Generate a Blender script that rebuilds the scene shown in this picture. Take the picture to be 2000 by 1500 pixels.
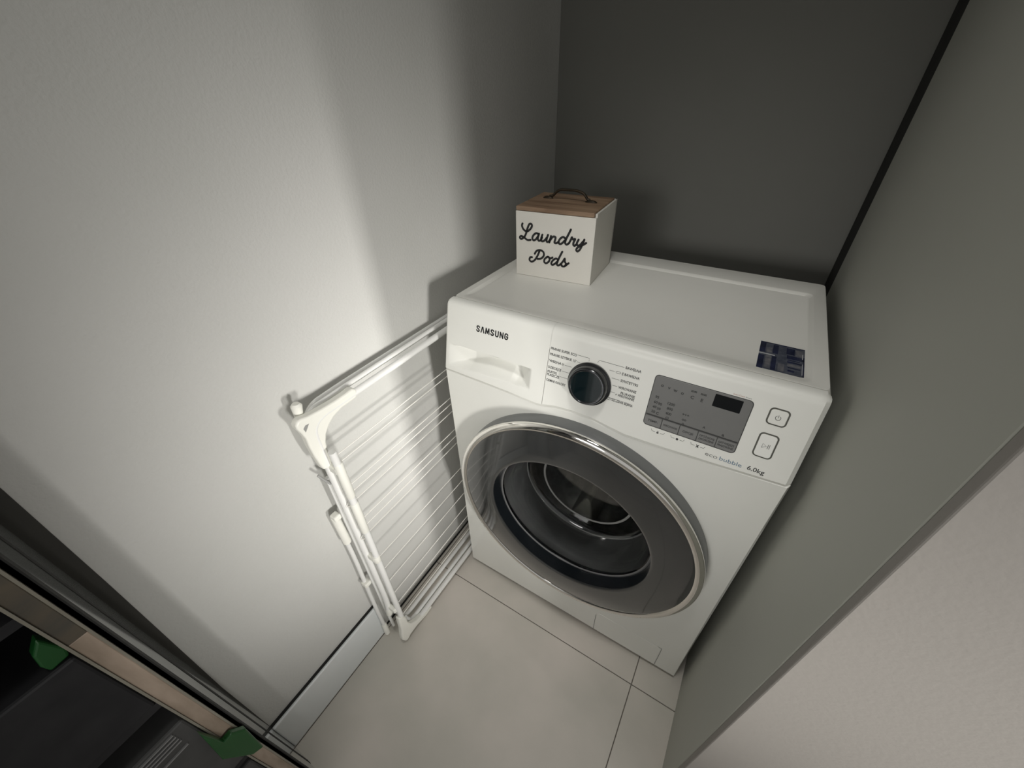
import bpy, bmesh, math, random
from mathutils import Vector, Matrix

for o in list(bpy.data.objects):
    bpy.data.objects.remove(o, do_unlink=True)
scn = bpy.context.scene
COL = scn.collection
random.seed(4)

# ------------------------------------------------------------------ camera
YAW, PITCH, ROLL = 0.5608, 0.6392, -0.0249
CAM = Vector((0.4656, -0.4899, 1.1625))
fw = Vector((-math.sin(YAW)*math.cos(PITCH), math.cos(YAW)*math.cos(PITCH), -math.sin(PITCH)))
rt = Vector((math.cos(YAW), math.sin(YAW), 0)); up = rt.cross(fw)
r2 = rt*math.cos(ROLL) + up*math.sin(ROLL); u2 = -rt*math.sin(ROLL) + up*math.cos(ROLL)
cd = bpy.data.cameras.new('camera'); cam = bpy.data.objects.new('camera', cd); COL.objects.link(cam)
M = Matrix((( r2.x, u2.x, -fw.x, CAM.x), (r2.y, u2.y, -fw.y, CAM.y), (r2.z, u2.z, -fw.z, CAM.z), (0, 0, 0, 1)))
cam.matrix_world = M
cd.sensor_width = 36; cd.lens = 776.34/2000*36; cd.clip_start = 0.01
scn.camera = cam

# ------------------------------------------------------------------ world, light, exposure
w = bpy.data.worlds.new('world'); scn.world = w; w.use_nodes = True
w.node_tree.nodes['Background'].inputs[0].default_value = (1.0, 0.985, 0.955, 1)
w.node_tree.nodes['Background'].inputs[1].default_value = 0.40
def area(name, loc, target, sx, sy, power, color, spread=180):
    l = bpy.data.lights.new(name, 'AREA'); l.shape = 'RECTANGLE'; l.size = sx; l.size_y = sy
    l.energy = power; l.color = color; l.spread = math.radians(spread)
    o = bpy.data.objects.new(name, l); COL.objects.link(o); o.location = loc
    o.rotation_euler = (Vector(target) - Vector(loc)).to_track_quat('-Z', 'Y').to_euler()
    return o
KEY = (1.0, 0.975, 0.93)
area('window_daylight', (2.45, -0.655, 0.86), (-0.095, 0.03, 0.57), 0.11, 0.40, 1.22, KEY, 29)
area('window_daylight', (2.45, -1.37, 0.92), (-0.095, 0.12, 0.60), 0.24, 0.44, 1.38, KEY, 29)
area('front_fill', (0.12, -1.8, 1.15), (0.36, 0.1, 0.70), 0.55, 0.45, 0.58, (1.0, 0.985, 0.95), 38)  # added fill, narrow beam to brighten washer front and box
area('lid_fill', (0.35, -0.40, 2.44), (0.3, -0.08, 0.8), 0.25, 0.25, 0.85, (1.0, 0.98, 0.94), 56)  # added downward fill for lid and floor, no known fixture
scn.view_settings.view_transform = 'Standard'
scn.view_settings.look = 'None'
scn.view_settings.gamma = 1.0
scn.view_settings.use_curve_mapping = False
scn.view_settings.exposure = 0.0

# ------------------------------------------------------------------ materials
def mat(name, col, rough=0.5, metal=0.0, noise=None, bump=None, coat=0.0, trans=0.0, ior=1.45, spec=0.5):
    m = bpy.data.materials.new(name); m.use_nodes = True
    nt = m.node_tree; b = nt.nodes['Principled BSDF']
    b.inputs['Base Color'].default_value = (*col, 1); b.inputs['Roughness'].default_value = rough
    b.inputs['Metallic'].default_value = metal; b.inputs['Coat Weight'].default_value = coat
    b.inputs['Coat Roughness'].default_value = 0.08
    b.inputs['Transmission Weight'].default_value = trans; b.inputs['IOR'].default_value = ior
    b.inputs['Specular IOR Level'].default_value = spec
    tc = nt.nodes.new('ShaderNodeTexCoord')
    if noise:
        sc, col2, lo, hi = noise[:4]
        n = nt.nodes.new('ShaderNodeTexNoise'); n.inputs['Scale'].default_value = sc; n.inputs['Detail'].default_value = 5
        if len(noise) > 4:
            mp = nt.nodes.new('ShaderNodeMapping'); mp.inputs['Scale'].default_value = noise[4]
            nt.links.new(tc.outputs['Object'], mp.inputs[0]); nt.links.new(mp.outputs[0], n.inputs['Vector'])
        else:
            nt.links.new(tc.outputs['Object'], n.inputs['Vector'])
        r = nt.nodes.new('ShaderNodeValToRGB')
        r.color_ramp.elements[0].position = lo; r.color_ramp.elements[0].color = (*col, 1)
        r.color_ramp.elements[1].position = hi; r.color_ramp.elements[1].color = (*col2, 1)
        nt.links.new(n.outputs['Fac'], r.inputs[0]); nt.links.new(r.outputs[0], b.inputs['Base Color'])
    if bump:
        sc, st = bump
        n2 = nt.nodes.new('ShaderNodeTexNoise'); n2.inputs['Scale'].default_value = sc; n2.inputs['Detail'].default_value = 4
        nt.links.new(tc.outputs['Object'], n2.inputs['Vector'])
        bp = nt.nodes.new('ShaderNodeBump'); bp.inputs['Strength'].default_value = st; bp.inputs['Distance'].default_value = 0.002
        nt.links.new(n2.outputs['Fac'], bp.inputs['Height']); nt.links.new(bp.outputs[0], b.inputs['Normal'])
    return m
MT = dict(
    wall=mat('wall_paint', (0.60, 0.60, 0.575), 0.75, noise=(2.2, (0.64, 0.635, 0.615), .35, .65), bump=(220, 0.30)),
    wallshade=mat('wall_paint_shaded', (0.195, 0.195, 0.178), 0.9, noise=(2.0, (0.215, 0.215, 0.197), .35, .65), bump=(260, 0.08)),  # same wall paint, darkened to carry the shade at the back
    niche=mat('side_panel_grey', (0.37, 0.375, 0.335), 0.6, noise=(1.6, (0.40, 0.405, 0.365), .3, .7)),
    endface=mat('end_face_paint', (0.245, 0.230, 0.212), 0.7, noise=(1.8, (0.262, 0.246, 0.227), .3, .7), bump=(220, 0.1)),
    gap=mat('black_gap', (0.012, 0.012, 0.011), 0.8, noise=(40, (0.016, 0.016, 0.015), .4, .6)),
    base=mat('baseboard_white', (0.74, 0.77, 0.77), 0.22, noise=(6, (0.78, 0.80, 0.80), .3, .7)),
    tile=mat('floor_tile', (0.56, 0.54, 0.485), 0.42, noise=(4.0, (0.72, 0.665, 0.61), .3, .72), bump=(120, 0.03)),
    grout=mat('grout', (0.17, 0.155, 0.135), 0.9, noise=(60, (0.21, 0.19, 0.17), .3, .7)),
    ceil=mat('ceiling_paint', (0.5, 0.5, 0.48), 0.9, noise=(3, (0.53, 0.53, 0.51), .3, .7)),
    enamel=mat('white_enamel', (0.80, 0.80, 0.755), 0.28, noise=(8, (0.82, 0.82, 0.775), .3, .7), coat=0.3),
    plastic=mat('white_plastic', (0.80, 0.80, 0.755), 0.42, noise=(9, (0.82, 0.82, 0.775), .3, .7)),
    lidm=mat('lid_white', (0.76, 0.755, 0.71), 0.4, noise=(10, (0.78, 0.775, 0.73), .3, .7)),
    shell=mat('shell_white', (0.74, 0.74, 0.70), 0.35, noise=(8, (0.77, 0.77, 0.73), .3, .7)),
    doorgrey=mat('door_grey_side', (0.17, 0.175, 0.175), 0.35, metal=0.3, noise=(14, (0.19, 0.195, 0.195), .3, .7)),
    chrome=mat('chrome', (0.86, 0.84, 0.80), 0.06, metal=1.0, noise=(30, (0.90, 0.88, 0.85), .3, .7)),
    tint=mat('tinted_ring', (0.030, 0.031, 0.031), 0.10, noise=(12, (0.036, 0.037, 0.037), .3, .7), coat=1.0),
    blk=mat('gloss_black', (0.006, 0.008, 0.010), 0.14, noise=(20, (0.010, 0.012, 0.014), .3, .7)),
    rubber=mat('rubber_dark', (0.13, 0.13, 0.13), 0.4, noise=(25, (0.16, 0.16, 0.16), .3, .7)),
    drum=mat('drum_steel', (0.16, 0.16, 0.15), 0.32, metal=0.75, noise=(45, (0.24, 0.24, 0.225), .4, .6)),
    lifter=mat('lifter_plastic', (0.34, 0.33, 0.27), 0.4, noise=(20, (0.24, 0.23, 0.19), .3, .7)),
    glass=mat('bowl_glass', (0.90, 0.92, 0.92), 0.02, trans=1.0, ior=1.5, noise=(10, (0.93, 0.95, 0.95), .3, .7)),
    knob=mat('knob_black', (0.010, 0.011, 0.013), 0.22, noise=(30, (0.014, 0.015, 0.017), .3, .7), coat=0.6),
    knobface=mat('knob_face', (0.004, 0.010, 0.012), 0.10, noise=(30, (0.006, 0.013, 0.015), .3, .7), coat=1.0),
    knobring=mat('knob_chrome_edge', (0.20, 0.21, 0.23), 0.12, metal=1.0, noise=(30, (0.25, 0.26, 0.28), .3, .7)),
    lcd=mat('lcd_black', (0.004, 0.005, 0.006), 0.3, noise=(20, (0.006, 0.007, 0.008), .3, .7), spec=0.12),
    disp=mat('display_grey', (0.155, 0.155, 0.15), 0.35, noise=(20, (0.17, 0.17, 0.165), .3, .7)),
    dispbtn=mat('display_key_grey', (0.19, 0.19, 0.185), 0.35, noise=(20, (0.205, 0.205, 0.20), .3, .7)),
    dispdark=mat('display_line_dark', (0.035, 0.035, 0.033), 0.5, noise=(20, (0.04, 0.04, 0.04), .3, .7)),
    groove=mat('button_groove', (0.08, 0.08, 0.065), 0.5, noise=(20, (0.10, 0.10, 0.085), .3, .7)),
    ink=mat('black_ink', (0.012, 0.012, 0.013), 0.5, noise=(60, (0.017, 0.017, 0.018), .3, .7)),
    greyink=mat('grey_ink', (0.16, 0.16, 0.15), 0.6, noise=(60, (0.20, 0.20, 0.19), .3, .7)),
    dimink=mat('dim_ink', (0.035, 0.035, 0.035), 0.6, noise=(60, (0.06, 0.06, 0.06), .3, .7)),
    blueink=mat('blue_ink', (0.10, 0.18, 0.27), 0.5, noise=(60, (0.13, 0.21, 0.30), .3, .7)),
    redink=mat('red_ink', (0.40, 0.16, 0.12), 0.5, noise=(60, (0.44, 0.2, 0.15), .3, .7)),
    stickblue=mat('sticker_blue', (0.05, 0.058, 0.085), 0.3, noise=(160, (0.10, 0.11, 0.14), .35, .65), coat=0.5),
    stickdark=mat('sticker_navy', (0.008, 0.011, 0.032), 0.2, noise=(60, (0.02, 0.026, 0.07), .35, .65), coat=0.5),
    stickpale=mat('sticker_pale', (0.10, 0.105, 0.125), 0.35, noise=(160, (0.18, 0.175, 0.185), .35, .65)),
    stickwhite=mat('sticker_white', (0.38, 0.40, 0.43), 0.3, noise=(60, (0.5, 0.5, 0.5), .35, .65)),
    btnwhite=mat('button_gloss_white', (0.86, 0.86, 0.82), 0.16, noise=(9, (0.88, 0.88, 0.84), .3, .7), coat=0.6),
    boxwhite=mat('box_white', (0.82, 0.795, 0.735), 0.5, noise=(14, (0.85, 0.825, 0.765), .3, .7), bump=(150, 0.05)),
    wood=mat('lid_wood', (0.19, 0.115, 0.07), 0.55, noise=(9, (0.40, 0.275, 0.18), .3, .7, (1, 9, 3)), bump=(90, 0.1)),
    bronze=mat('dark_bronze', (0.035, 0.028, 0.02), 0.45, metal=0.7, noise=(50, (0.06, 0.045, 0.03), .3, .7)),
    rackwhite=mat('rack_enamel', (0.82, 0.82, 0.80), 0.25, noise=(20, (0.85, 0.85, 0.83), .3, .7), coat=0.2),
    rackplastic=mat('rack_plastic', (0.86, 0.855, 0.79), 0.4, noise=(20, (0.88, 0.875, 0.81), .3, .7)),
    rackgrey=mat('rack_hinge_grey', (0.30, 0.30, 0.29), 0.5, noise=(20, (0.34, 0.34, 0.33), .3, .7)),
    line=mat('plastic_coated_line', (0.82, 0.80, 0.76), 0.35, noise=(80, (0.86, 0.84, 0.80), .3, .7)),
    gloss=mat('glossy_grey_side', (0.33, 0.345, 0.345), 0.06, metal=0.55, noise=(5, (0.37, 0.385, 0.385), .3, .7)),
    postwood=mat('post_wood', (0.23, 0.18, 0.135), 0.5, noise=(10, (0.40, 0.32, 0.255), .3, .7, (5, 5, 1.3))),
    postdark=mat('post_dark', (0.06, 0.055, 0.045), 0.5, noise=(10, (0.10, 0.08, 0.055), .3, .7, (2, 2, 5))),
    wedgeshade=mat('wedge_shade_dark', (0.035, 0.034, 0.030), 0.6, noise=(12, (0.045, 0.043, 0.038), .3, .7)),  # shadow tone for the wedge beside the shelf
    edge=mat('pale_edge', (0.24, 0.225, 0.185), 0.3, metal=0.3, noise=(12, (0.30, 0.285, 0.24), .3, .7)),
    crated=mat('crate_charcoal', (0.018, 0.018, 0.020), 0.5, noise=(30, (0.027, 0.027, 0.029), .3, .7), spec=0.2),
    crateg=mat('crate_grey', (0.06, 0.06, 0.06), 0.45, noise=(30, (0.075, 0.075, 0.075), .3, .7), spec=0.25),
    crater=mat('crate_rib', (0.20, 0.20, 0.20), 0.35, noise=(30, (0.24, 0.24, 0.24), .3, .7)),
    green=mat('green_plastic', (0.005, 0.055, 0.010), 0.35, noise=(12, (0.008, 0.075, 0.015), .3, .7)),
)

# ------------------------------------------------------------------ helpers
def obj(name, bm, m, parent=None, smooth=False, bevel=0.0, seg=2, **props):
    me = bpy.data.meshes.new(name)
    bmesh.ops.recalc_face_normals(bm, faces=bm.faces[:])
    if smooth:
        for f in bm.faces: f.smooth = True
    bm.to_mesh(me); bm.free()
    me.materials.append(MT[m])
    if smooth: me.set_sharp_from_angle(angle=math.radians(40))
    o = bpy.data.objects.new(name, me); COL.objects.link(o)
    if bevel:
        md = o.modifiers.new('bevel', 'BEVEL'); md.width = bevel; md.segments = seg; md.limit_method = 'ANGLE'
        md.angle_limit = math.radians(40)
    if parent:
        o.parent = parent
        o.matrix_parent_inverse = parent.matrix_basis.inverted()
    for k, v in props.items(): o[k] = v
    return o
def thing(name, label, cat, loc=(0, 0, 0), rotz=0.0):
    o = bpy.data.objects.new(name, None); COL.objects.link(o); o.location = loc; o.rotation_euler = (0, 0, rotz)
    o.empty_display_size = 0.05
    o['label'] = label; o['category'] = cat
    bpy.context.view_layer.update()
    return o
def B(): return bmesh.new()
def box(bm, x0, x1, y0, y1, z0, z1):
    v = [bm.verts.new(p) for p in [(x0,y0,z0),(x1,y0,z0),(x1,y1,z0),(x0,y1,z0),(x0,y0,z1),(x1,y0,z1),(x1,y1,z1),(x0,y1,z1)]]
    for q in [(0,1,2,3),(4,5,6,7),(0,1,5,4),(1,2,6,5),(2,3,7,6),(3,0,4,7)]: bm.faces.new([v[i] for i in q])
    return bm
def bx(*a): return box(B(), *a)
def tube(bm, pts, r, n=12, rs=None):
    pts = [Vector(p) for p in pts]; rings = []
    prev = None
    for i, p in enumerate(pts):
        t = (pts[min(i+1, len(pts)-1)] - pts[max(i-1, 0)]).normalized()
        if prev is None:
            a = t.orthogonal().normalized()
        else:
            a = (prev - t*prev.dot(t)).normalized()
        prev = a; b = t.cross(a); rr = rs[i] if rs else r
        rings.append([bm.verts.new(p + (a*math.cos(2*math.pi*k/n) + b*math.sin(2*math.pi*k/n))*rr) for k in range(n)])
    for A, Bq in zip(rings, rings[1:]):
        for k in range(n): bm.faces.new([A[k], A[(k+1) % n], Bq[(k+1) % n], Bq[k]])
    bm.faces.new(rings[0][::-1]); bm.faces.new(rings[-1])
    return bm
def smooth_path(pts, sub=6):
    P = [Vector(p) for p in pts]; out = []
    for i in range(len(P)-1):
        p0, p1, p2, p3 = P[max(i-1, 0)], P[i], P[i+1], P[min(i+2, len(P)-1)]
        for k in range(sub):
            t = k/sub
            out.append(0.5*((2*p1) + (p2-p0)*t + (2*p0-5*p1+4*p2-p3)*t*t + (3*p1-p0-3*p2+p3)*t**3))
    out.append(P[-1]); return out
def bend(pts, rad=0.02, sub=5):
    """polyline with rounded corners"""
    P = [Vector(p) for p in pts]; out = [P[0]]
    for a, b, c in zip(P, P[1:], P[2:]):
        r = min(rad, (a-b).length*.45, (c-b).length*.45)
        s = b + (a-b).normalized()*r; e = b + (c-b).normalized()*r
        for k in range(sub+1):
            t = k/sub; out.append(s*(1-t)**2 + b*2*t*(1-t) + e*t*t)
    out.append(P[-1]); return out
def lathe(bm, prof, fn, n=96, close=False):
    """prof: (r, h); fn(r*cos, r*sin, h) -> point"""
    rings = []
    for r, h in prof:
        if r < 1e-6: rings.append([bm.verts.new(fn(0, 0, h))])
        else: rings.append([bm.verts.new(fn(r*math.cos(2*math.pi*k/n), r*math.sin(2*math.pi*k/n), h)) for k in range(n)])
    pairs = list(zip(rings, rings[1:]))
    if close: pairs.append((rings[-1], rings[0]))
    for A, C in pairs:
        for k in range(n):
            j = (k+1) % n
            if len(A) == 1 and len(C) == 1: break
            if len(A) == 1: bm.faces.new([A[0], C[j], C[k]])
            elif len(C) == 1: bm.faces.new([A[k], A[j], C[0]])
            else: bm.faces.new([A[k], A[j], C[j], C[k]])
    return bm
def prism(bm, pts, fn, h0, h1):
    a = [bm.verts.new(fn(u, v, h0)) for u, v in pts]; b = [bm.verts.new(fn(u, v, h1)) for u, v in pts]
    n = len(pts)
    bm.faces.new(a[::-1]); bm.faces.new(b)
    for i in range(n): bm.faces.new([a[i], a[(i+1) % n], b[(i+1) % n], b[i]])
    return bm
def rrect(x0, x1, y0, y1, r, n=6):
    out = []
    for cx, cy, a0 in [(x1-r, y1-r, 0), (x0+r, y1-r, 90), (x0+r, y0+r, 180), (x1-r, y0+r, 270)]:
        for k in range(n+1):
            a = math.radians(a0 + 90*k/n); out.append((cx + r*math.cos(a), cy + r*math.sin(a)))
    return out
def ribbon(bm, pts, width, fn, h, sub=5, smoothit=True):
    P = smooth_path([(u, v, 0) for u, v in pts], sub) if smoothit else [Vector((u, v, 0)) for u, v in pts]
    L = []; R = []
    for i, p in enumerate(P):
        t = P[min(i+1, len(P)-1)] - P[max(i-1, 0)]
        t = t.normalized() if t.length > 1e-9 else Vector((1, 0, 0))
        n = Vector((-t.y, t.x, 0))*width/2
        L.append(bm.verts.new(fn(p.x+n.x, p.y+n.y, h))); R.append(bm.verts.new(fn(p.x-n.x, p.y-n.y, h)))
    for i in range(len(P)-1):
        bm.faces.new([L[i], L[i+1], R[i+1], R[i]])
    for p in (P[0], P[-1]):
        vs = [bm.verts.new(fn(p.x+math.cos(a*math.pi/5)*width/2, p.y+math.sin(a*math.pi/5)*width/2, h)) for a in range(10)]
        bm.faces.new(vs)
    return bm
def text_into(bm, s, fn, u0, v0, w=None, hgt=None, h=0.0002, align='l', bold=0.0):
    """add a printed word to bm: baseline-left (or right) at u0,v0, cap height hgt, width w"""
    cu = bpy.data.curves.new('t', 'FONT'); cu.body = s; cu.size = 1; cu.offset = bold; cu.resolution_u = 3
    to = bpy.data.objects.new('t', cu); COL.objects.link(to)
    bpy.context.view_layer.update()
    me = bpy.data.meshes.new_from_object(to.evaluated_get(bpy.context.evaluated_depsgraph_get()))
    xs = [v.co.x for v in me.vertices] or [0, 1]
    x0, x1 = min(xs), max(xs)
    sy = hgt/0.7; sx = (w/(x1-x0)) if w else sy
    off = u0 - x0*sx if align == 'l' else u0 - x1*sx if align == 'r' else u0 - (x0+x1)/2*sx
    vs = [bm.verts.new(fn(off + v.co.x*sx, v0 + v.co.y*sy, h)) for v in me.vertices]
    for p in me.polygons:
        try: bm.faces.new([vs[i] for i in p.vertices])
        except ValueError: pass
    bpy.data.objects.remove(to); bpy.data.curves.remove(cu); bpy.data.meshes.remove(me)
    return bm

# ------------------------------------------------------------------ room shell
WX = -0.095; WB = 0.66; RX = 0.619; RF = -0.22; ZC = 2.5; YN = -2.0; XE = 2.7
floor = obj('floor', bx(WX-.1, XE, YN, WB+.1, -0.05, -0.0025), 'grout', kind='structure')
TS = 0.6; xs0 = [-0.083-0.6, -0.083, 0.517, 1.117, 1.717, 2.317]; ys0 = [-2.463, -1.863, -1.263, -0.663, -0.063, 0.537]
for ix, x in enumerate(xs0):
    for iy, y in enumerate(ys0):
        a, b, c, d = max(x+.001, WX), min(x+TS-.001, XE), max(y+.001, YN), min(y+TS-.001, WB)
        if b - a > .005 and d - c > .005:
            obj('tile', bx(a, b, c, d, -0.006, 0.0), 'tile', floor, bevel=0.0006, seg=1)
obj('wall_left', bx(WX-.1, WX, YN, WB+.1, 0, ZC), 'wall', kind='structure')
obj('wall_back', bx(WX, 1.3, WB, WB+.1, 0, ZC), 'wallshade', kind='structure')
obj('wall_right', bx(RX, XE, RF+.012, 0.517, 0, ZC), 'niche', bevel=0.002, kind='structure')
obj('ceiling', bx(WX-.1, XE, YN-.1, WB+.1, ZC, ZC+.1), 'ceil', kind='structure')
obj('gap_shade_1', bx(RX+.0005, RX+.0085, 0.517, .605, 0, ZC), 'gap', kind='structure')  # dark strip standing in for shade in the back corner seam
obj('gap_shade_2', bx(WX, WX+.006, -0.557, -0.281, 0.1285, 0.1305), 'gap', kind='structure')  # shade of the gap above the baseboard, drawn as a dark strip
obj('trim_3', bx(WX, WX+.004, -0.281, WB, 0, 0.003), 'gap', kind='structure')
obj('trim_4', bx(RX, XE, RF, RF+.012, 0, ZC), 'endface', bevel=0.0015, kind='structure')
obj('baseboard_left', bx(WX, -0.083, -0.557, -0.281, 0, 0.1285), 'base', bevel=0.003, kind='structure')

# ------------------------------------------------------------------ washing machine
WM = thing('washing_machine', 'white front-loading washing machine with chrome-ringed round door and black dial', 'washing machine', (0.3, 0.2, 0))
bm = B()
# shell: sides, back, bottom
for xa in (0, .597):
    prism(bm, [(.004, .012), (.428, .012), (.428, .822), (.0480, .822), (.0480, .700), (.004, .700)], lambda u, v, h: (h, u, v), xa, xa+.003)
for a in [(.003, .597, .425, .428, .012, .822), (.003, .597, .006, .425, .012, .016)]:
    box(bm, *a)
obj('cabinet_shell', bm, 'shell', WM)
for fx in (.05, .55):
    for fy in (.05, .38):
        obj('foot', lathe(B(), [(0, 0), (.02, 0), (.02, .006), (.012, .008), (.012, .0125), (0, .0125)], lambda a, b, h, fx=fx, fy=fy: (fx+a, fy+b, h), 20), 'rubber', WM, True)
DC = (0.297, 0.437)
seam = [(0, .7159), (.1, .7140), (.16, .7123), (.206, .7095), (.2195, .7108), (.2414, .7164), (.28, .7197), (.317, .7186), (.345, .7140), (.3708, .7105), (.4355, .7120), (.508, .7155), (.6, .7210)]
def seamz(x):
    for (xa, za), (xb, zb) in zip(seam, seam[1:]):
        if x <= xb:
            t = (x-xa)/(xb-xa); return za + (zb-za)*t
    return seam[-1][1]
# lower front panel: rounded sheet with the door opening
poly = [(0, .012), (.6, .012)] + [(x, z-.0014) for x, z in reversed(seam)]
def hit(ang):
    dx, dz = math.cos(ang), math.sin(ang); best = None
    for (x1, z1), (x2, z2) in zip(poly, poly[1:]+poly[:1]):
        ex, ez = x2-x1, z2-z1; den = dx*ez - dz*ex
        if abs(den) < 1e-12: continue
        t = ((x1-DC[0])*ez - (z1-DC[1])*ex)/den; s = ((x1-DC[0])*dz - (z1-DC[1])*dx)/den
        if t > 0 and -1e-9 <= s <= 1+1e-9 and (best is None or t < best): best = t
    return best
angs = sorted(set([round(2*math.pi*k/120, 6) for k in range(120)] + [round(math.atan2(z-DC[1], x-DC[0]) % (2*math.pi), 6) for x, z in poly]))
bm = B(); loops = []
for kind in range(4):
    lp = []
    for a in angs:
        if kind == 0: r, y = .245, .012
        elif kind == 1: r, y = .245, 0.0
        elif kind == 2:
            r, y = hit(a) - .004, 0.0
        else:
            r, y = hit(a), 0.004
        lp.append(bm.verts.new((DC[0]+r*math.cos(a), y, DC[1]+r*math.sin(a))))
    loops.append(lp)
lp = [bm.verts.new((v.co.x, .008, v.co.z)) for v in loops[3]]; loops.append(lp)
n = len(angs)
for A, C in zip(loops, loops[1:]):
    for k in range(n): bm.faces.new([A[k], A[(k+1) % n], C[(k+1) % n], C[k]])
obj('front_panel', bm, 'enamel', WM, True)
# pump filter cover in the lower right of the front
pc = obj('filter_cover', prism(B(), rrect(.3925, .5500, .0165, .108, .006), lambda u, v, h: (u, -h, v), -.002, .0006), 'enamel', WM, bevel=.0005, seg=1)
obj('seam', ribbon(B(), [(.3918, .0165), (.3908, .094)], .0011, lambda u, v, h: (u, -h, v), .0005, 1, False), 'greyink', pc)
bm = B(); ribbon(bm, [(.5512, .018), (.5512, .104), (.5485, .1095), (.5420, .1105)], .0010, lambda u, v, h: (u, -h, v), .0005, 3)
obj('seam', bm, 'greyink', pc)

# slanted control panel: x along the front, v up the slope, h proud of it
SL = math.hypot(.03, .1285); sy_, sz_ = .03/SL, .1285/SL
def PV(x, v, h=0.0): return (x, v*sy_ - h*sz_, .7215 + v*sz_ + h*sy_)
def sstep(a, b, x):
    t = max(0, min(1, (x-a)/(b-a))); return t*t*(3-2*t)
CREASE = [(.0, .006), (.0145, .010), (.045, .021), (.075, .033), (.095, .0385), (.12, .0395), (.150, .0375), (.160, .030), (.172, .021), (.186, .012), (.2, .006)]
def lerp_tab(tab, x):
    for (xa, za), (xb, zb) in zip(tab, tab[1:]):
        if x <= xb: return za + (zb-za)*(x-xa)/(xb-xa)
    return tab[-1][1]
def dent(x, v):
    if not (.008 < x < .194 and .001 < v < .053): return 0
    side = max(0, min(1, (x-.010)/.050))*max(0, min(1, (.192-x)/.030))
    side = side*side*(3-2*side)*.35 + side*.65
    top = 1 - sstep(.0478, .0500, v)
    c = lerp_tab(CREASE, x); low = .0045 + .006*sstep(.03, .15, x)
    g = 1.0 if v >= c else max(0, (v-low)/max(1e-4, c-low))
    return .022*side*top*g
def panel_part(name, x0, x1, nx, parent, m, dents=False, rl=0, rr=0):
    bm = B(); cols = []
    def fuse(i, v):
        t = .00075*sstep(.092, .104, v)
        return t if (i == nx and dents) else -t if (i == 0 and not dents) else 0
    for i in range(nx+1):
        x = x0 + (x1-x0)*i/nx
        eh = 0
        for r, d in ((rl, x-x0), (rr, x1-x)):
            if r and d < r: eh = r - math.sqrt(max(0, r*r-(r-d)**2))
        vb = (seamz(x)+.0004-.7215)/sz_
        col = [bm.verts.new(PV(x, vb, -.006-eh)), bm.verts.new(PV(x, vb, -.001-eh))]
        nv = 64
        for k in range(nv+1):
            v = vb + .001 + (.122-vb-.001)*k/nv
            h = -eh - (dent(x, v) if dents else 0)
            col.append(bm.verts.new(PV(x+fuse(i, v), v, h)))
        x += fuse(i, 1)
        P0 = Vector(PV(x, .122, -eh)); P1 = Vector((x, .0302+eh, .8512-eh*.5)); P2 = Vector((x, .0445, .8512-eh))
        for t in (.2, .4, .6, .8, 1):
            col.append(bm.verts.new(P0*(1-t)**2 + P1*2*t*(1-t) + P2*t*t))
        col.append(bm.verts.new((x, .0475, .8512-eh))); col.append(bm.verts.new((x, .0475, .835)))
        cols.append(col)
    for A, C in zip(cols, cols[1:]):
        for k in range(len(A)-1): bm.faces.new([A[k], A[k+1], C[k+1], C[k]])
    for col in (cols[0], cols[-1]):
        bk = [bm.verts.new((v.co.x, .0475, min(v.co.z, .835))) for v in col]
        for k in range(len(col)-2): bm.faces.new([col[k], col[k+1], bk[k+1], bk[k]])
    return obj(name, bm, m, parent, True)
drawer = panel_part('detergent_drawer', 0.0, .2196, 140, WM, 'plastic', True, .005, 0)
ctrl = panel_part('control_panel', .2206, .6, 60, WM, 'plastic', False, 0, .006)
obj('panel_backing', bx(.004, .596, .041, .046, .70, .832), 'gap', WM)

# top lid with raised rim
bm = B()
def loop(x0, x1, y0, y1, z, r=0.012, zf=None):
    return [bm.verts.new((u, v, z if (zf is None or v > (y0+y1)/2) else zf)) for u, v in rrect(x0, x1, y0, y1, r, 5)]
lps = [loop(0.001, .599, .0485, .43, .822, .004), loop(0.0, .6, .048, .432, .843, .006), loop(.004, .596, .050, .428, .8512, .008),
       loop(.0165, .5785, .0535, .373, .8512, .012), loop(.0180, .5770, .0600, .3715, .8505, .011), loop(.0225, .5725, .0740, .3670, .8462, .009)]
for A, C in zip(lps, lps[1:]):
    for k in range(len(A)): bm.faces.new([A[k], A[(k+1) % len(A)], C[(k+1) % len(A)], C[k]])
bm.faces.new(lps[-1])
obj('top_lid', bm, 'lidm', WM, True)
ZT = .8462

# brand name on the drawer
LET = {'S': [[(.93,.80),(.80,.95),(.5,1),(.2,.94),(.1,.76),(.25,.60),(.72,.42),(.9,.24),(.78,.06),(.5,0),(.2,.05),(.07,.22)]],
       'V': [[(.05,0),(.42,.98),(.58,.98),(.95,0)]],
       'M': [[(.04,0),(.14,1),(.5,.12),(.86,1),(.96,0)]],
       'U': [[(.1,1),(.1,.25),(.25,.04),(.5,0),(.75,.04),(.9,.25),(.9,1)]],
       'N': [[(.08,0),(.08,1),(.92,0),(.92,1)]],
       'G': [[(.92,.76),(.78,.95),(.5,1),(.22,.95),(.08,.75),(.08,.25),(.22,.05),(.5,0),(.78,.05),(.92,.25),(.92,.48),(.56,.48)]]}
bm = B(); x = .0715; wl = .0067
for ch in 'SVMSUNG':
    ww = wl*(1.22 if ch == 'M' else 1.0)
    for st in LET[ch]:
        pp = [(x+a*ww, .0895+b*.0100) for a, b in st]
        for qa, qb_ in zip(pp, pp[1:]): ribbon(bm, [qa, qb_], .0023, PV, .0003, 1, False)
    x += ww + .0031
obj('brand_lettering', bm, 'ink', drawer)

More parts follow.
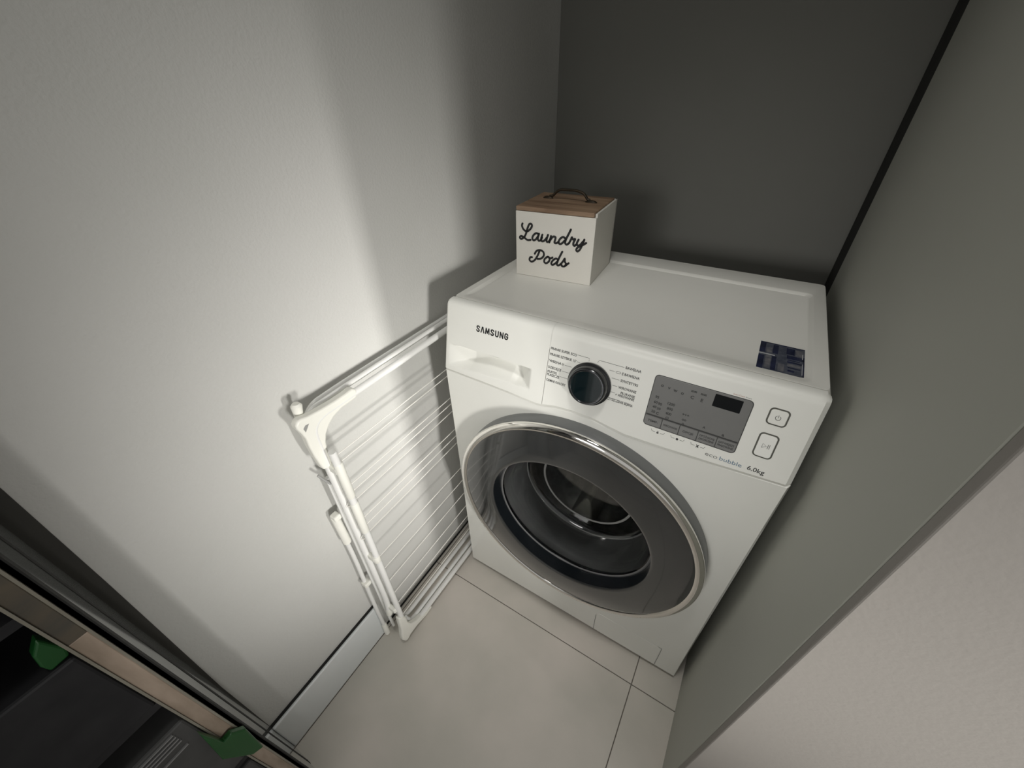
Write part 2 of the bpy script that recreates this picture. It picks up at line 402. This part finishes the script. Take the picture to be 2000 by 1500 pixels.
# program print round the dial
bm = B(); H = .0042
left = [('PRANIE SUPER ECO', .097, .0464), ('PRANIE SZYBKIE 15\'', .0868, .0470), ('WEŁNA', .0751, .0225), ('DZIECIĘCE', .0635, .0240), ('KURTKI', .0556, .0170), ('PŁASZCZE', .0499, .0225), ('CIEMNE KOLORY', .0397, .0360)]
for s, v, w_ in left: obj('program_lettering', text_into(B(), s, PV, .2222, v-.0016, w_, H, bold=.02), 'dimink', ctrl)
right = [('BAWEŁNA', .0998, .0240), ('E BAWEŁNA', .0885, .0270), ('SYNTETYKI', .0770, .0270), ('WIROWANIE', .0655, .0280), ('PŁUKANIE', .0572, .0225), ('+ WIROWANIE', .0521, .0300), ('CZYSZCZENIE BĘBNA', .0416, .0420)]
for s, v, w_ in right: obj('program_lettering', text_into(B(), s, PV, .3722, v-.0016, w_, H, align='r', bold=.02), 'dimink', ctrl)
bm = B(); LW = .0005
for pts in [[(.2700, .0985), (.2900, .0985), (.2900, .0935)], [(.2705, .0868), (.276, .0868)], [(.2510, .0751), (.263, .0751)], [(.2480, .0635), (.2605, .0635)], [(.2465, .0528), (.2605, .0528)],
            [(.3460, .0998), (.3065, .0998), (.3040, .0955)], [(.3330, .0890), (.3250, .0890)], [(.3430, .0775), (.3310, .0775)], [(.3420, .0660), (.3345, .0660)], [(.3410, .0545), (.3345, .0545)],
            [(.3370, .0905), (.3350, .0890), (.3365, .0875), (.3420, .0875), (.3435, .0890), (.3420, .0905), (.3370, .0905)],
            [(.2460, .0770), (.2490, .0770), (.2485, .0735), (.2465, .0735), (.2460, .0770)], [(.2455, .0752), (.2495, .0752)]]:
    obj('leader_line', ribbon(B(), pts, LW, PV, .0002, 1, False), 'dimink', ctrl)

# dial
DX, DV = .2975, .0560
dial = obj('dial', lathe(B(), [(.0365, 0), (.0365, .0030), (.0345, .0045), (.0330, .0052), (.0320, .0130), (.0305, .0158), (.0285, .0168), (.0262, .0160), (.0255, .0152), (0, .0150)],
           lambda a, b, h: PV(DX+a, DV+b, h), 64), 'knob', ctrl, True)
obj('dial_rim', lathe(B(), [(.0268, .0158), (.0278, .0170), (.0292, .0169), (.0300, .0160)], lambda a, b, h: PV(DX+a, DV+b, h), 64), 'knobring', dial, True)
obj('dial_face', lathe(B(), [(.0268, .0156), (.0255, .0158), (.0, .0156)], lambda a, b, h: PV(DX+a, DV+b, h), 64), 'knobface', dial, True)

# display module
dsp = obj('display', prism(B(), rrect(.3940, .5225, .0205, .1030, .0055), PV, -.001, .0007), 'disp', ctrl, bevel=.0003, seg=1)
bm = B(); prism(bm, rrect(.3930, .5235, .0195, .1040, .0062), PV, -.001, .0002)
obj('display_surround', bm, 'dispdark', dsp)
obj('lcd_window', prism(B(), rrect(.4760, .5110, .0812, .1000, .0005, 1), PV, 0, .0010), 'lcd', dsp)
obj('key_line', prism(B(), rrect(.3945, .5222, .0372, .0395, .0004, 1), PV, 0, .0009), 'dispdark', dsp)
kw = (.5225-.3940)/5
names = [['TEMP.'], ['WIROWANIE'], ['OPCJE'], ['OPÓŹNIONE', 'ZAKOŃCZENIE'], ['ŁATWIEJSZE', 'PRASOWANIE']]
bm = B()
for i in range(5):
    kx0 = .3940+kw*i+.0007; kx1 = .3940+kw*(i+1)-.0007
    obj('key', prism(B(), rrect(kx0, kx1, .0215, .0362, .0012 if 0 < i < 4 else .003), PV, 0, .0011), 'dispbtn', dsp)
    for j, s in enumerate(names[i]):
        vv = .0275 if len(names[i]) == 1 else (.0302, .0252)[j]
        text_into(bm, s, PV, (kx0+kx1)/2, vv, min(.0205, .0030*len(s)), .0032, h=.0013, align='c', bold=.02)
for i in range(1, 5):
    ribbon(bm, [(.3940+kw*i, .0208), (.3940+kw*i, .0370)], .0009, PV, .0010, 1, False)
cols_ = [(.4035, [('95', .0685), ('60', .0600), ('40', .0520), ('20', .0440)]), (.4100, [('90', .0590), ('30', .0510), ('C', .0430)]),
         (.4250, [('1200', .0640), ('800', .0560), ('400', .0480), ('O', .0405)]), (.4480, [('+++', .0545), ('oo', .0465), ('o', .0400)])]
for cx, rows in cols_:
    for s, v in rows: text_into(bm, s, PV, cx, v-.001, None, .0040, h=.0009, align='c', bold=.03)
for cx, v, s in [(.4060, .0885, 'o'), (.4160, .0875, 'v'), (.4250, .0865, 'w'), (.4350, .0855, 'o'), (.4490, .0925, '=='), (.4490, .0835, 'C'), (.4620, .0920, '=='), (.4620, .0830, 'E'), (.4760, .0430, '^'), (.5020, .0420, 'a')]:
    text_into(bm, s, PV, cx, v-.001, None, .0048, h=.0009, align='c', bold=.035)
obj('display_lettering', bm, 'dispdark', dsp)
bm = B()
for cx in (.4180, .4470, .4760):
    ribbon(bm, [(cx-.010, .0155), (cx-.0085, .0125), (cx-.004, .0125)], .0005, PV, .0002, 1, False)
    ribbon(bm, [(cx+.010, .0155), (cx+.0085, .0125), (cx+.004, .0125)], .0005, PV, .0002, 1, False)
ring = lambda cx, cv, r, k=12: [(cx+r*math.cos(2*math.pi*i/k), cv+r*math.sin(2*math.pi*i/k)) for i in range(k+1)]
prism(bm, rrect(.4165, .4195, .0108, .0132, .0004, 1), PV, 0, .0002); ribbon(bm, [(.4170, .0132), (.4173, .0150), (.4187, .0150), (.4190, .0132)], .0005, PV, .0002, 1, False)
prism(bm, ring(.4470, .0125, .0019)[:-1], PV, 0, .0002)
for a in (0, 1): ribbon(bm, [(.4745, .0105+a*.004), (.4775, .0145-a*.004)], .0010, PV, .0002, 1, False)
prism(bm, rrect(.4750, .4772, .0112, .0138, .0004, 1), PV, 0, .0002)
obj('symbol_print', bm, 'dimink', ctrl)
bm = B(); text_into(bm, 'Smart Check', PV, .4960, .1056, .0140, .0020); obj('check_lettering', bm, 'redink', ctrl)
bm = B(); text_into(bm, 'Smart', PV, .5110, .1056, .0075, .0018); obj('check_lettering', bm, 'greyink', ctrl)
bm = B(); text_into(bm, 'eco', PV, .4890, .0030, .0165, .0062); obj('eco_lettering', bm, 'greyink', ctrl)
bm = B(); text_into(bm, 'bubble', PV, .5085, .0030, .0290, .0062); obj('bubble_lettering', bm, 'blueink', ctrl)
bm = B(); text_into(bm, '6.0kg', PV, .5445, .0035, .0215, .0066, bold=.012); obj('capacity_lettering', bm, 'dimink', ctrl)
def button(x0, x1, v0, v1, r, nm, m='plastic'):
    b = obj(nm, prism(B(), rrect(x0, x1, v0, v1, r), PV, -.001, .0016), m, ctrl, bevel=.0008)
    obj('button_groove', prism(B(), rrect(x0-.0019, x1+.0019, v0-.0019, v1+.0019, r+.0016), PV, -.001, .0003), 'groove', b)
    return b
pb = button(.5440, .5640, .0810, .1020, .004, 'power_button')
bm = B(); a0 = [(.5540+.0030*math.cos(math.radians(a)), .0912+.0030*math.sin(math.radians(a))) for a in range(125, 416, 15)]
ribbon(bm, a0, .0006, PV, .0018, 1, False); ribbon(bm, [(.5540, .0915), (.5540, .0950)], .0006, PV, .0018, 1, False)
obj('power_symbol', bm, 'dimink', pb)
qb = button(.5440, .5640, .0300, .0640, .004, 'start_button', 'btnwhite')
bm = B(); ribbon(bm, [(.5500, .0440), (.5500, .0505), (.5548, .0473), (.5500, .0440)], .0005, PV, .0018, 1, False)
for xx in (.5566, .5585): ribbon(bm, [(xx, .0443), (xx, .0505)], .0006, PV, .0018, 1, False)
obj('start_symbol', bm, 'dimink', qb)

# door
DP = lambda a, b, h: (DC[0]+a, h, DC[1]+b)
door = obj('door', lathe(B(), [(.20, .0005), (.2625, .0005), (.2630, -.004), (.2622, -.022), (.2600, -.026), (.2480, -.028), (.20, -.024)], DP, 128, True), 'doorgrey', WM, True)
obj('chrome_ring', lathe(B(), [(.2590, -.0235), (.2622, -.0255), (.2632, -.0290), (.2620, -.0325), (.2585, -.0350), (.2540, -.0358), (.2500, -.0350), (.2478, -.0330), (.2475, -.0300)], DP, 160), 'chrome', door, True)
obj('tinted_ring', lathe(B(), [(.2478, -.0305), (.2478, -.0326), (.2440, -.0335), (.2100, -.0360), (.1800, -.0368), (.1760, -.0364), (.1738, -.0350), (.1735, -.0330), (.1760, -.0320)], DP, 160), 'tint', door, True)
obj('recess_wall', lathe(B(), [(.1750, -.0335), (.1725, -.020), (.1705, .002), (.1740, .006), (.2000, .006), (.2000, -.020)], DP, 128), 'blk', door, True)
bowl = [(.1740, -.004), (.1690, -.003), (.1680, .004), (.1650, .030), (.1590, .060), (.1520, .078), (.1470, .0845), (.1400, .0870), (.10, .0885), (0, .0890)]
inn = [(0, .0845), (.10, .0840), (.1380, .0825), (.1440, .0800), (.1480, .0745), (.1545, .058), (.1605, .029), (.1635, .004), (.1650, -.0045), (.1740, -.0065)]
obj('glass_bowl', lathe(B(), bowl[::-1][::-1] + inn, DP, 128, True), 'glass', door, True)
obj('bowl_rim', lathe(B(), [(.1535, .0790), (.1550, .0800), (.1550, .0822), (.1530, .0826), (.1516, .0812)], DP, 128, True), 'rackgrey', door, True)
obj('bowl_step', lathe(B(), [(.1030, .0832), (.1040, .0818), (.1070, .0816), (.1085, .0830)], DP, 128), 'rackgrey', door, True)
obj('bowl_edge', lathe(B(), [(.1672, -.0050), (.1690, -.0068), (.1712, -.0066), (.1722, -.0050)], DP, 128), 'rubber', door, True)
obj('door_gasket', lathe(B(), [(.232, .010), (.200, .012), (.186, .030), (.184, .075), (.176, .095), (.170, .105), (.176, .112), (.200, .112), (.236, .105)], DP, 96), 'rubber', WM, True)
drm = obj('drum', lathe(B(), [(.172, .112), (.178, .118), (.215, .130), (.222, .140), (.222, .385), (.210, .398), (.12, .402), (.07, .395), (.0, .395)], DP, 96), 'drum', WM, True)
for k in range(3):
    a = math.radians(-96 + 120*k)
    ca, sa = math.cos(a), math.sin(a)
    bm = B()
    def LF(u, v, h): # u tangential, v radial inward, h depth
        r = .221 - v
        return (DC[0] + r*ca - u*sa, h, DC[1] + r*sa + u*ca)
    prism(bm, [(-.036, 0), (.036, 0), (.010, .090), (.004, .098), (-.004, .098), (-.010, .090)], LF, .150, .375)
    obj('lifter', bm, 'lifter', drm, bevel=.004)

# sticker on the lid
stk = thing('blue_sticker', 'blue rectangular information sticker on the front right of the washer top', 'sticker', (.54, .11, ZT))
SX0, SX1, SY0, SY1 = .5120, .5690, .0720, .1530
def ST(s, t, h): return (SX0 + (SX1-SX0)*s, SY0 + (SY1-SY0)*t, ZT + .0002 + h)
obj('sheet', prism(B(), [(0, 0), (1, 0), (1, 1), (0, 1)], ST, 0, .0003), 'stickblue', stk)
for nm, m_, rects in [('dark_print', 'stickdark', [(0, .13, 0, .48), (0, .13, .6, .97), (.30, .40, .02, .50), (.30, .42, .62, .95), (.60, .78, .70, .93), (.62, .98, .54, .66), (.64, .95, .40, .45), (.64, .90, .48, .51), (.97, 1, .0, .7), (0, 1, .97, 1), (.66, .80, .10, .16), (.66, .92, .22, .25)]),
                      ('pale_print', 'stickpale', [(.80, .97, .70, .92), (.16, .28, .05, .5), (.16, .28, .62, .8), (.45, .58, .05, .30), (.64, .92, .29, .36)]),
                      ('white_print', 'stickwhite', [(0, .36, .53, .56), (.95, .965, .08, .45), (.945, .965, .62, .80)])]:
    for s0, s1, t0, t1 in rects:
        obj(nm, prism(B(), [(s0, t0), (s1, t0), (s1, t1), (s0, t1)], ST, .0003, .00045 if nm != 'white_print' else .0006), m_, stk)

# ------------------------------------------------------------------ laundry pods box
BR = math.atan2(.2241-.2118, .204-.0434)
bxo = thing('pods_box', 'white wooden box with brown lid and script lettering on the washer top', 'box', (.0434, .2118, ZT), BR)
BW, BD, ZB0, ZB1 = .1610, .1415, ZT+.0004, .9728
bca, bsa = math.cos(BR), math.sin(BR)
def BX(u, d, z): return (.0434 + u*bca - d*bsa, .2118 + u*bsa + d*bca, z)
def bbox(bm, u0, u1, d0, d1, z0, z1):
    v = [bm.verts.new(BX(*p)) for p in [(u0,d0,z0),(u1,d0,z0),(u1,d1,z0),(u0,d1,z0),(u0,d0,z1),(u1,d0,z1),(u1,d1,z1),(u0,d1,z1)]]
    for q in [(0,1,2,3),(4,5,6,7),(0,1,5,4),(1,2,6,5),(2,3,7,6),(3,0,4,7)]: bm.faces.new([v[i] for i in q])
    return bm
T = .007
fp = obj('front_board', bbox(B(), 0, BW, 0, T, ZB0, ZB1), 'boxwhite', bxo, bevel=.0008)
obj('back_board', bbox(B(), 0, BW, BD-T, BD, ZB0, ZB1+.006), 'boxwhite', bxo, bevel=.0008)
obj('side_board', bbox(B(), 0, T, T, BD-T, ZB0, ZB1+.006), 'boxwhite', bxo, bevel=.0008)
obj('side_board', bbox(B(), BW-T*.6, BW, T, BD, ZB0, ZB1+.006), 'boxwhite', bxo, bevel=.0008)
obj('bottom_board', bbox(B(), T, BW-T, T, BD-T, ZB0, ZB0+.006), 'boxwhite', bxo)
lid = obj('lid', bbox(B(), .0004, BW-T*.62, .0003, BD-T, ZB1+.0006, .9815), 'wood', bxo, bevel=.0015)
STR = [[[0.0146, 0.1001], [0.0134, 0.0959], [0.0165, 0.0894], [0.0235, 0.0861], [0.0305, 0.0902], [0.035, 0.0975], [0.0327, 0.1012], [0.0288, 0.0995], [0.025, 0.091], [0.0219, 0.0811], [0.018, 0.0744], [0.0116, 0.0702], [0.0084, 0.0726], [0.0117, 0.0758], [0.018, 0.0737], [0.0251, 0.0696], [0.0322, 0.0705]], [[0.0487, 0.0838], [0.0436, 0.0846], [0.038, 0.0799], [0.036, 0.0741], [0.0387, 0.0705], [0.0438, 0.0732], [0.0483, 0.0799]], [[0.0502, 0.0843], [0.0479, 0.0765], [0.0492, 0.0714], [0.0538, 0.0726], [0.0567, 0.0782]], [[0.0573, 0.0834], [0.0548, 0.0752], [0.0566, 0.0709], [0.0614, 0.0725], [0.0665, 0.0786]], [[0.069, 0.0843], [0.0664, 0.0752], [0.0673, 0.0708], [0.0713, 0.0721], [0.0734, 0.076]], [[0.0754, 0.0828], [0.0724, 0.0707]], [[0.0732, 0.0739], [0.0791, 0.0818], [0.0846, 0.0818], [0.0841, 0.0766], [0.083, 0.0717], [0.0863, 0.0705], [0.0906, 0.0732]], [[0.1052, 0.0811], [0.1003, 0.0839], [0.0947, 0.0803], [0.0916, 0.0745], [0.0933, 0.0702], [0.0981, 0.0715], [0.1036, 0.0776]], [[0.1146, 0.099], [0.1107, 0.0903], [0.1063, 0.0806], [0.1048, 0.0737], [0.1077, 0.0706], [0.1125, 0.0736]], [[0.1125, 0.0736], [0.1163, 0.0817], [0.1176, 0.0855], [0.1198, 0.0817], [0.1243, 0.0831], [0.1219, 0.0771], [0.1213, 0.0723], [0.1239, 0.0702], [0.1269, 0.073]], [[0.1311, 0.0825], [0.1283, 0.0758], [0.1302, 0.0714], [0.1347, 0.0733], [0.1398, 0.0799]], [[0.1422, 0.0838], [0.1387, 0.0731], [0.135, 0.0646], [0.1308, 0.0605], [0.128, 0.063], [0.1302, 0.0677], [0.137, 0.0718], [0.1462, 0.078]], [[0.0416, 0.0442], [0.0458, 0.0505], [0.0535, 0.0529], [0.0603, 0.05], [0.0613, 0.0429], [0.0555, 0.0364], [0.0477, 0.0345]], [[0.052, 0.051], [0.0475, 0.0404], [0.0414, 0.031], [0.0345, 0.0271], [0.0301, 0.0303], [0.0317, 0.0355], [0.0357, 0.0365]], [[0.0694, 0.0419], [0.0638, 0.0368], [0.0627, 0.0308], [0.0667, 0.0284], [0.0721, 0.0321], [0.0744, 0.0383], [0.0714, 0.0419], [0.0694, 0.0419]], [[0.0733, 0.0395], [0.0779, 0.0402], [0.0801, 0.0419]], [[0.0925, 0.0391], [0.0874, 0.0408], [0.0815, 0.0364], [0.0782, 0.0305], [0.08, 0.0271], [0.0853, 0.0296], [0.0911, 0.0356]], [[0.1001, 0.0559], [0.0951, 0.0451], [0.0914, 0.0356], [0.0902, 0.0296], [0.0931, 0.0276], [0.0982, 0.0312]], [[0.0982, 0.0312], [0.1031, 0.038], [0.106, 0.0434], [0.1064, 0.0377], [0.1089, 0.0331], [0.1067, 0.0281], [0.1014, 0.0274], [0.0998, 0.03]], [[0.1067, 0.0281], [0.1145, 0.0353]]]
bm = B()
for s in STR: ribbon(bm, s, .0041, lambda u, v, h: BX(u, -h, .85+v), .0004, 5)
obj('script_lettering', bm, 'ink', fp)
# bail handle on the lid
ZL = .9815
hp = bend([BX(.036, .083, ZL+.004), BX(.043, .083, ZL+.005), BX(.056, .082, ZL+.018), BX(.094, .079, ZL+.019), BX(.110, .077, ZL+.015), BX(.118, .076, ZL+.005), BX(.123, .076, ZL+.004)], .011, 5)
hd = obj('handle', tube(B(), hp, .0025, 10), 'bronze', lid, True)
for (ua, ub, dd) in ((.022, .044, .083), (.114, .138, .076)):
    obj('handle_foot', lathe(B(), [(1, 0), (1, .3), (.7, .8), (.35, 1), (0, 1)], lambda a, b, h, ua=ua, ub=ub, dd=dd: BX((ua+ub)/2 + a*(ub-ua)/2, dd + b*.0048, ZL-.0002+h*.0042), 24), 'bronze', lid, True)

# ------------------------------------------------------------------ drying rack
RK = thing('drying_rack', 'folded white clothes drying rack standing between the left wall and the washer', 'drying rack', (-.045, 0, 0))
XA, XB, XC = -.045, -.022, -.0765
RY = .262
fa = obj('wing_frame', tube(B(), bend([(XA, -.272, .128), (XA, -.2665, .195), (XA, -.2665, .755), (XA, RY, .757), (XA, RY, .16)], .03, 6), .0068, 12), 'rackwhite', RK, True)
big = [(-0.1776, 0.7547), (-0.1811, 0.7483), (-0.1929, 0.7478), (-0.2128, 0.7474), (-0.2295, 0.7423), (-0.2417, 0.734), (-0.2512, 0.7223), (-0.2567, 0.7086), (-0.2589, 0.6932), (-0.2594, 0.6726), (-0.2606, 0.6604), (-0.2661, 0.6573), (-0.278, 0.6622), (-0.2804, 0.6777), (-0.2828, 0.6992), (-0.2838, 0.72), (-0.2833, 0.7374), (-0.2863, 0.7514), (-0.2895, 0.761), (-0.2893, 0.7677), (-0.2847, 0.7736), (-0.2787, 0.7743), (-0.2682, 0.7711), (-0.2449, 0.7681), (-0.2197, 0.7666), (-0.1993, 0.7667), (-0.1847, 0.7682), (-0.1775, 0.7641)]
cf = obj('corner_fitting', prism(B(), big, lambda u, v, h: (h, u, v), -.0535, -.0385), 'rackplastic', RK, True, bevel=.005, seg=3)
obj('slot', prism(B(), [(-0.2707, 0.7598), (-0.2801, 0.7491), (-0.2812, 0.757), (-0.2769, 0.7606)], lambda u, v, h: (h, u, v), -.040, -.0381), 'rackgrey', cf)
fb = obj('main_frame', tube(B(), bend([(XB, -.2625, .700), (XB, -.2600, .45), (XB, -.2600, .018), (-.0165, RY, .018), (XB, RY, .66)], .03, 6), .0066, 12), 'rackwhite', RK, True)
small = [(-0.271, 0.1159), (-0.2585, 0.1062), (-0.2524, 0.0899), (-0.2521, 0.0604), (-0.2446, 0.0364), (-0.2316, 0.0219), (-0.2007, 0.0065), (-0.1746, 0.0026), (-0.1726, -0.0097), (-0.1986, -0.0107), (-0.2313, -0.0005), (-0.2563, 0.0004), (-0.2691, -0.0069), (-0.276, -0.0023), (-0.282, 0.0159), (-0.2805, 0.0368), (-0.2749, 0.063), (-0.2734, 0.0928)]
obj('foot_fitting', prism(B(), [(a, b+.0118) for a, b in small], lambda u, v, h: (h, u, v), -.029, -.0145), 'rackplastic', RK, True, bevel=.004, seg=3)
for z0, z1 in ((.585, .672), (.480, .568), (.372, .392)):
    obj('sleeve', tube(B(), [(XB, -.2612, z0), (XB, -.2612, z0+.002), (XB, -.2612, z1-.002), (XB, -.2612, z1)], .0078, 14, [.0070, .0079, .0079, .0070]), 'rackplastic', RK, True)
for (yy, zz) in ((-.2645, .655), (-.2645, .382), (-.2675, .157)):
    obj('hinge_clip', bx(XA-.002, XB+.002, yy-.005, yy+.005, zz-.008, zz+.008), 'rackplastic', RK, bevel=.003)
obj('end_cap', tube(B(), [(XA, -.2705, .150), (XA, -.2725, .128), (XA, -.2730, .122)], .0075, 14, [.0068, .0078, .005]), 'rackplastic', RK, True)
# support leg near the wall
obj('leg', tube(B(), bend([(XC, -.2800, .510), (XC, -.2790, .395), (XC, -.2792, .34), (XC, -.2830, .20), (XC, -.2835, .13), (XC, -.2840, .012)], .03, 5), .0048, 12), 'rackwhite', RK, True)
obj('leg_sleeve', tube(B(), [(XC+.002, -.2805, .512), (XC+.002, -.2805, .510), (XC+.002, -.2790, .425), (XC+.002, -.2790, .423)], .0078, 14, [.006, .0082, .0082, .006]), 'rackplastic', RK, True)
obj('leg_cap', tube(B(), [(XC+.001, -.2840, .052), (XC+.001, -.2840, .048), (XC+.001, -.2845, .004), (XC+.001, -.2845, .001)], .007, 14, [.0052, .0066, .0072, .004]), 'rackplastic', RK, True)
obj('leg_clip', bx(XC-.005, XC+.012, -.289, -.272, .255, .268), 'rackplastic', RK, bevel=.003)
obj('leg_clip', bx(XC-.004, XC+.012, -.287, -.272, .504, .518), 'rackplastic', RK, bevel=.003)
obj('leg', tube(B(), bend([(-.062, -.2690, .62), (-.062, -.2700, .14), (-.062, -.2680, .03)], .02, 5), .0040, 10), 'rackwhite', RK, True)
obj('hook', tube(B(), [(-.066, -.2800, .634), (-.058, -.2760, .622), (-.052, -.2715, .612)], .0022, 8), 'rackgrey', RK, True)
# the bent legs above, ends up against the wall
obj('leg', tube(B(), bend([(-.062, -.2695, .745), (-.062, -.2500, .762), (-.064, -.19, .762), (-.066, RY, .762)], .03, 6), .0048, 12), 'rackwhite', RK, True)
obj('leg', tube(B(), bend([(-.078, -.2600, .735), (-.078, -.2380, .758), (-.078, -.18, .760), (-.080, RY, .760)], .03, 6), .0048, 12), 'rackwhite', RK, True)
obj('leg_cap', tube(B(), [(-.060, -.2720, .752), (-.060, -.2700, .768), (-.060, -.2680, .784), (-.060, -.2678, .788)], .008, 14, [.0060, .0068, .0085, .0055]), 'rackplastic', RK, True)
# lower horizontal tubes
obj('crossbar', tube(B(), bend([(-.034, -.245, .060), (-.034, -.235, .020), (-.033, RY, .020)], .02, 5), .0055, 12), 'rackwhite', RK, True)
obj('crossbar', tube(B(), bend([(-.054, -.250, .080), (-.054, -.235, .022), (-.054, RY, .022)], .02, 5), .0055, 12), 'rackwhite', RK, True)
# lines
for z in (.669, .651, .548, .443): obj('drying_line', tube(B(), [(XA+.004, -.264, z), (XA+.004, RY, z)], .0011, 6), 'line', RK, True)
for z in (.607, .590, .511, .489, .3734, .3248, .2725, .216, .168, .106):
    obj('drying_line', tube(B(), [(XB-.003, -.258, z), (XB-.003, RY, z)], .0010, 6), 'line', RK, True)
for z in (.548, .443):
    for s in (-1, 1): obj('line_hook', tube(B(), bend([(XA+.004, -.270, z+.004), (XA+.014, -.262, z+.008*s+.012), (XA+.012, -.255, z+.002)], .004, 3), .0011, 6), 'line', RK, True)

# ------------------------------------------------------------------ shallow shelf unit at lower left
SH = thing('shelf_unit', 'shallow shelf unit with glossy grey side and wood front post at lower left', 'shelf', (-.03, -.75, 0))
YS, YE, HS = -.5570, -1.02, 1.15
obj('side_panel', bx(WX+.0005, -.036, YS-.016, YS, 0, HS), 'gloss', SH, bevel=.001)
obj('side_panel', bx(-.0325, .0285, YS-.016, YS, 0, HS), 'gloss', SH, bevel=.001)
obj('panel_joint', bx(-.041, -.030, YS-.014, YS+.0004, 0, HS), 'gap', SH)
obj('panel_joint', bx(.0170, .0285, YS-.014, YS+.0004, 0, HS), 'gap', SH)
obj('wedge_shade', prism(B(), [(YS, .12), (YS, HS), (-.527, HS), (-.5376, .866), (-.5427, .683), (-.5542, .352)], lambda u, v, h: (h, u, v), WX+.0004, WX+.003), 'wedgeshade', SH)  # thin dark sheet shaped as the wedge of shadow on the wall
obj('back_panel', bx(WX+.0005, WX+.005, YE, YS-.016, 0, HS), 'crated', SH)
obj('side_panel', bx(WX+.0005, .0285, YE-.016, YE, 0, HS), 'gloss', SH)
obj('front_post', bx(.012, .030, -.5790, -.5640, 0, .757), 'postwood', SH, bevel=.001)
obj('front_post', bx(.012, .030, -.5790, -.5640, .757, HS), 'postdark', SH, bevel=.001)
obj('post_edge', bx(.010, .0315, -.5640, -.5618, 0, HS), 'edge', SH)
obj('post_edge', bx(.010, .0315, -.5812, -.5790, 0, HS), 'edge', SH)
for z in (0.02, .335, .582, .80, HS-.016): obj('shelf_board', bx(WX+.005, .022, YE, YS-.016, z, z+.012), 'crated', SH)
def crate(name, label, z0, z1, m, ribs):
    c = thing(name, label, 'crate', (-.03, -.79, z0))
    bm = B(); box(bm, WX+.012, .024, -1.0, -.5835, z0, z1)
    obj('body', bm, m, c, bevel=.003)
    for z in ribs: obj('rib', bx(.024, .0262, -1.0, -.5990, z, z+.0022), 'crater', c)
    return c
c1 = crate('storage_crate', 'charcoal storage crate on the upper shelf of the shallow unit', .5945, .735, 'crated', [])
c2 = crate('storage_crate', 'grey ribbed storage crate with green corner clip in the shallow unit', .3475, .535, 'crateg', [.527, .520, .513, .506, .489])
c3 = crate('storage_crate', 'dark grey storage crate on the bottom shelf of the shallow unit', .033, .325, 'crateg', [])
cl = [(-0.5838, 0.5114), (-0.594, 0.4204), (-0.5753, 0.3622), (-0.5623, 0.3519), (-0.5573, 0.4294), (-0.5684, 0.4511), (-0.5788, 0.4499), (-0.5799, 0.4688)]
obj('corner_clip', prism(B(), cl, lambda u, v, h: (h, u, v), .0320, .041), 'green', c2, bevel=.002, label='green plastic corner clip')
cl = [(-0.5977, 0.7625), (-0.5876, 0.7768), (-0.582, 0.7492), (-0.5848, 0.738), (-0.5995, 0.7358), (-0.6008, 0.7474)]
obj('corner_clip', prism(B(), cl, lambda u, v, h: (h, u, v), .008, .021), 'green', c1, bevel=.002, label='green plastic corner clip')
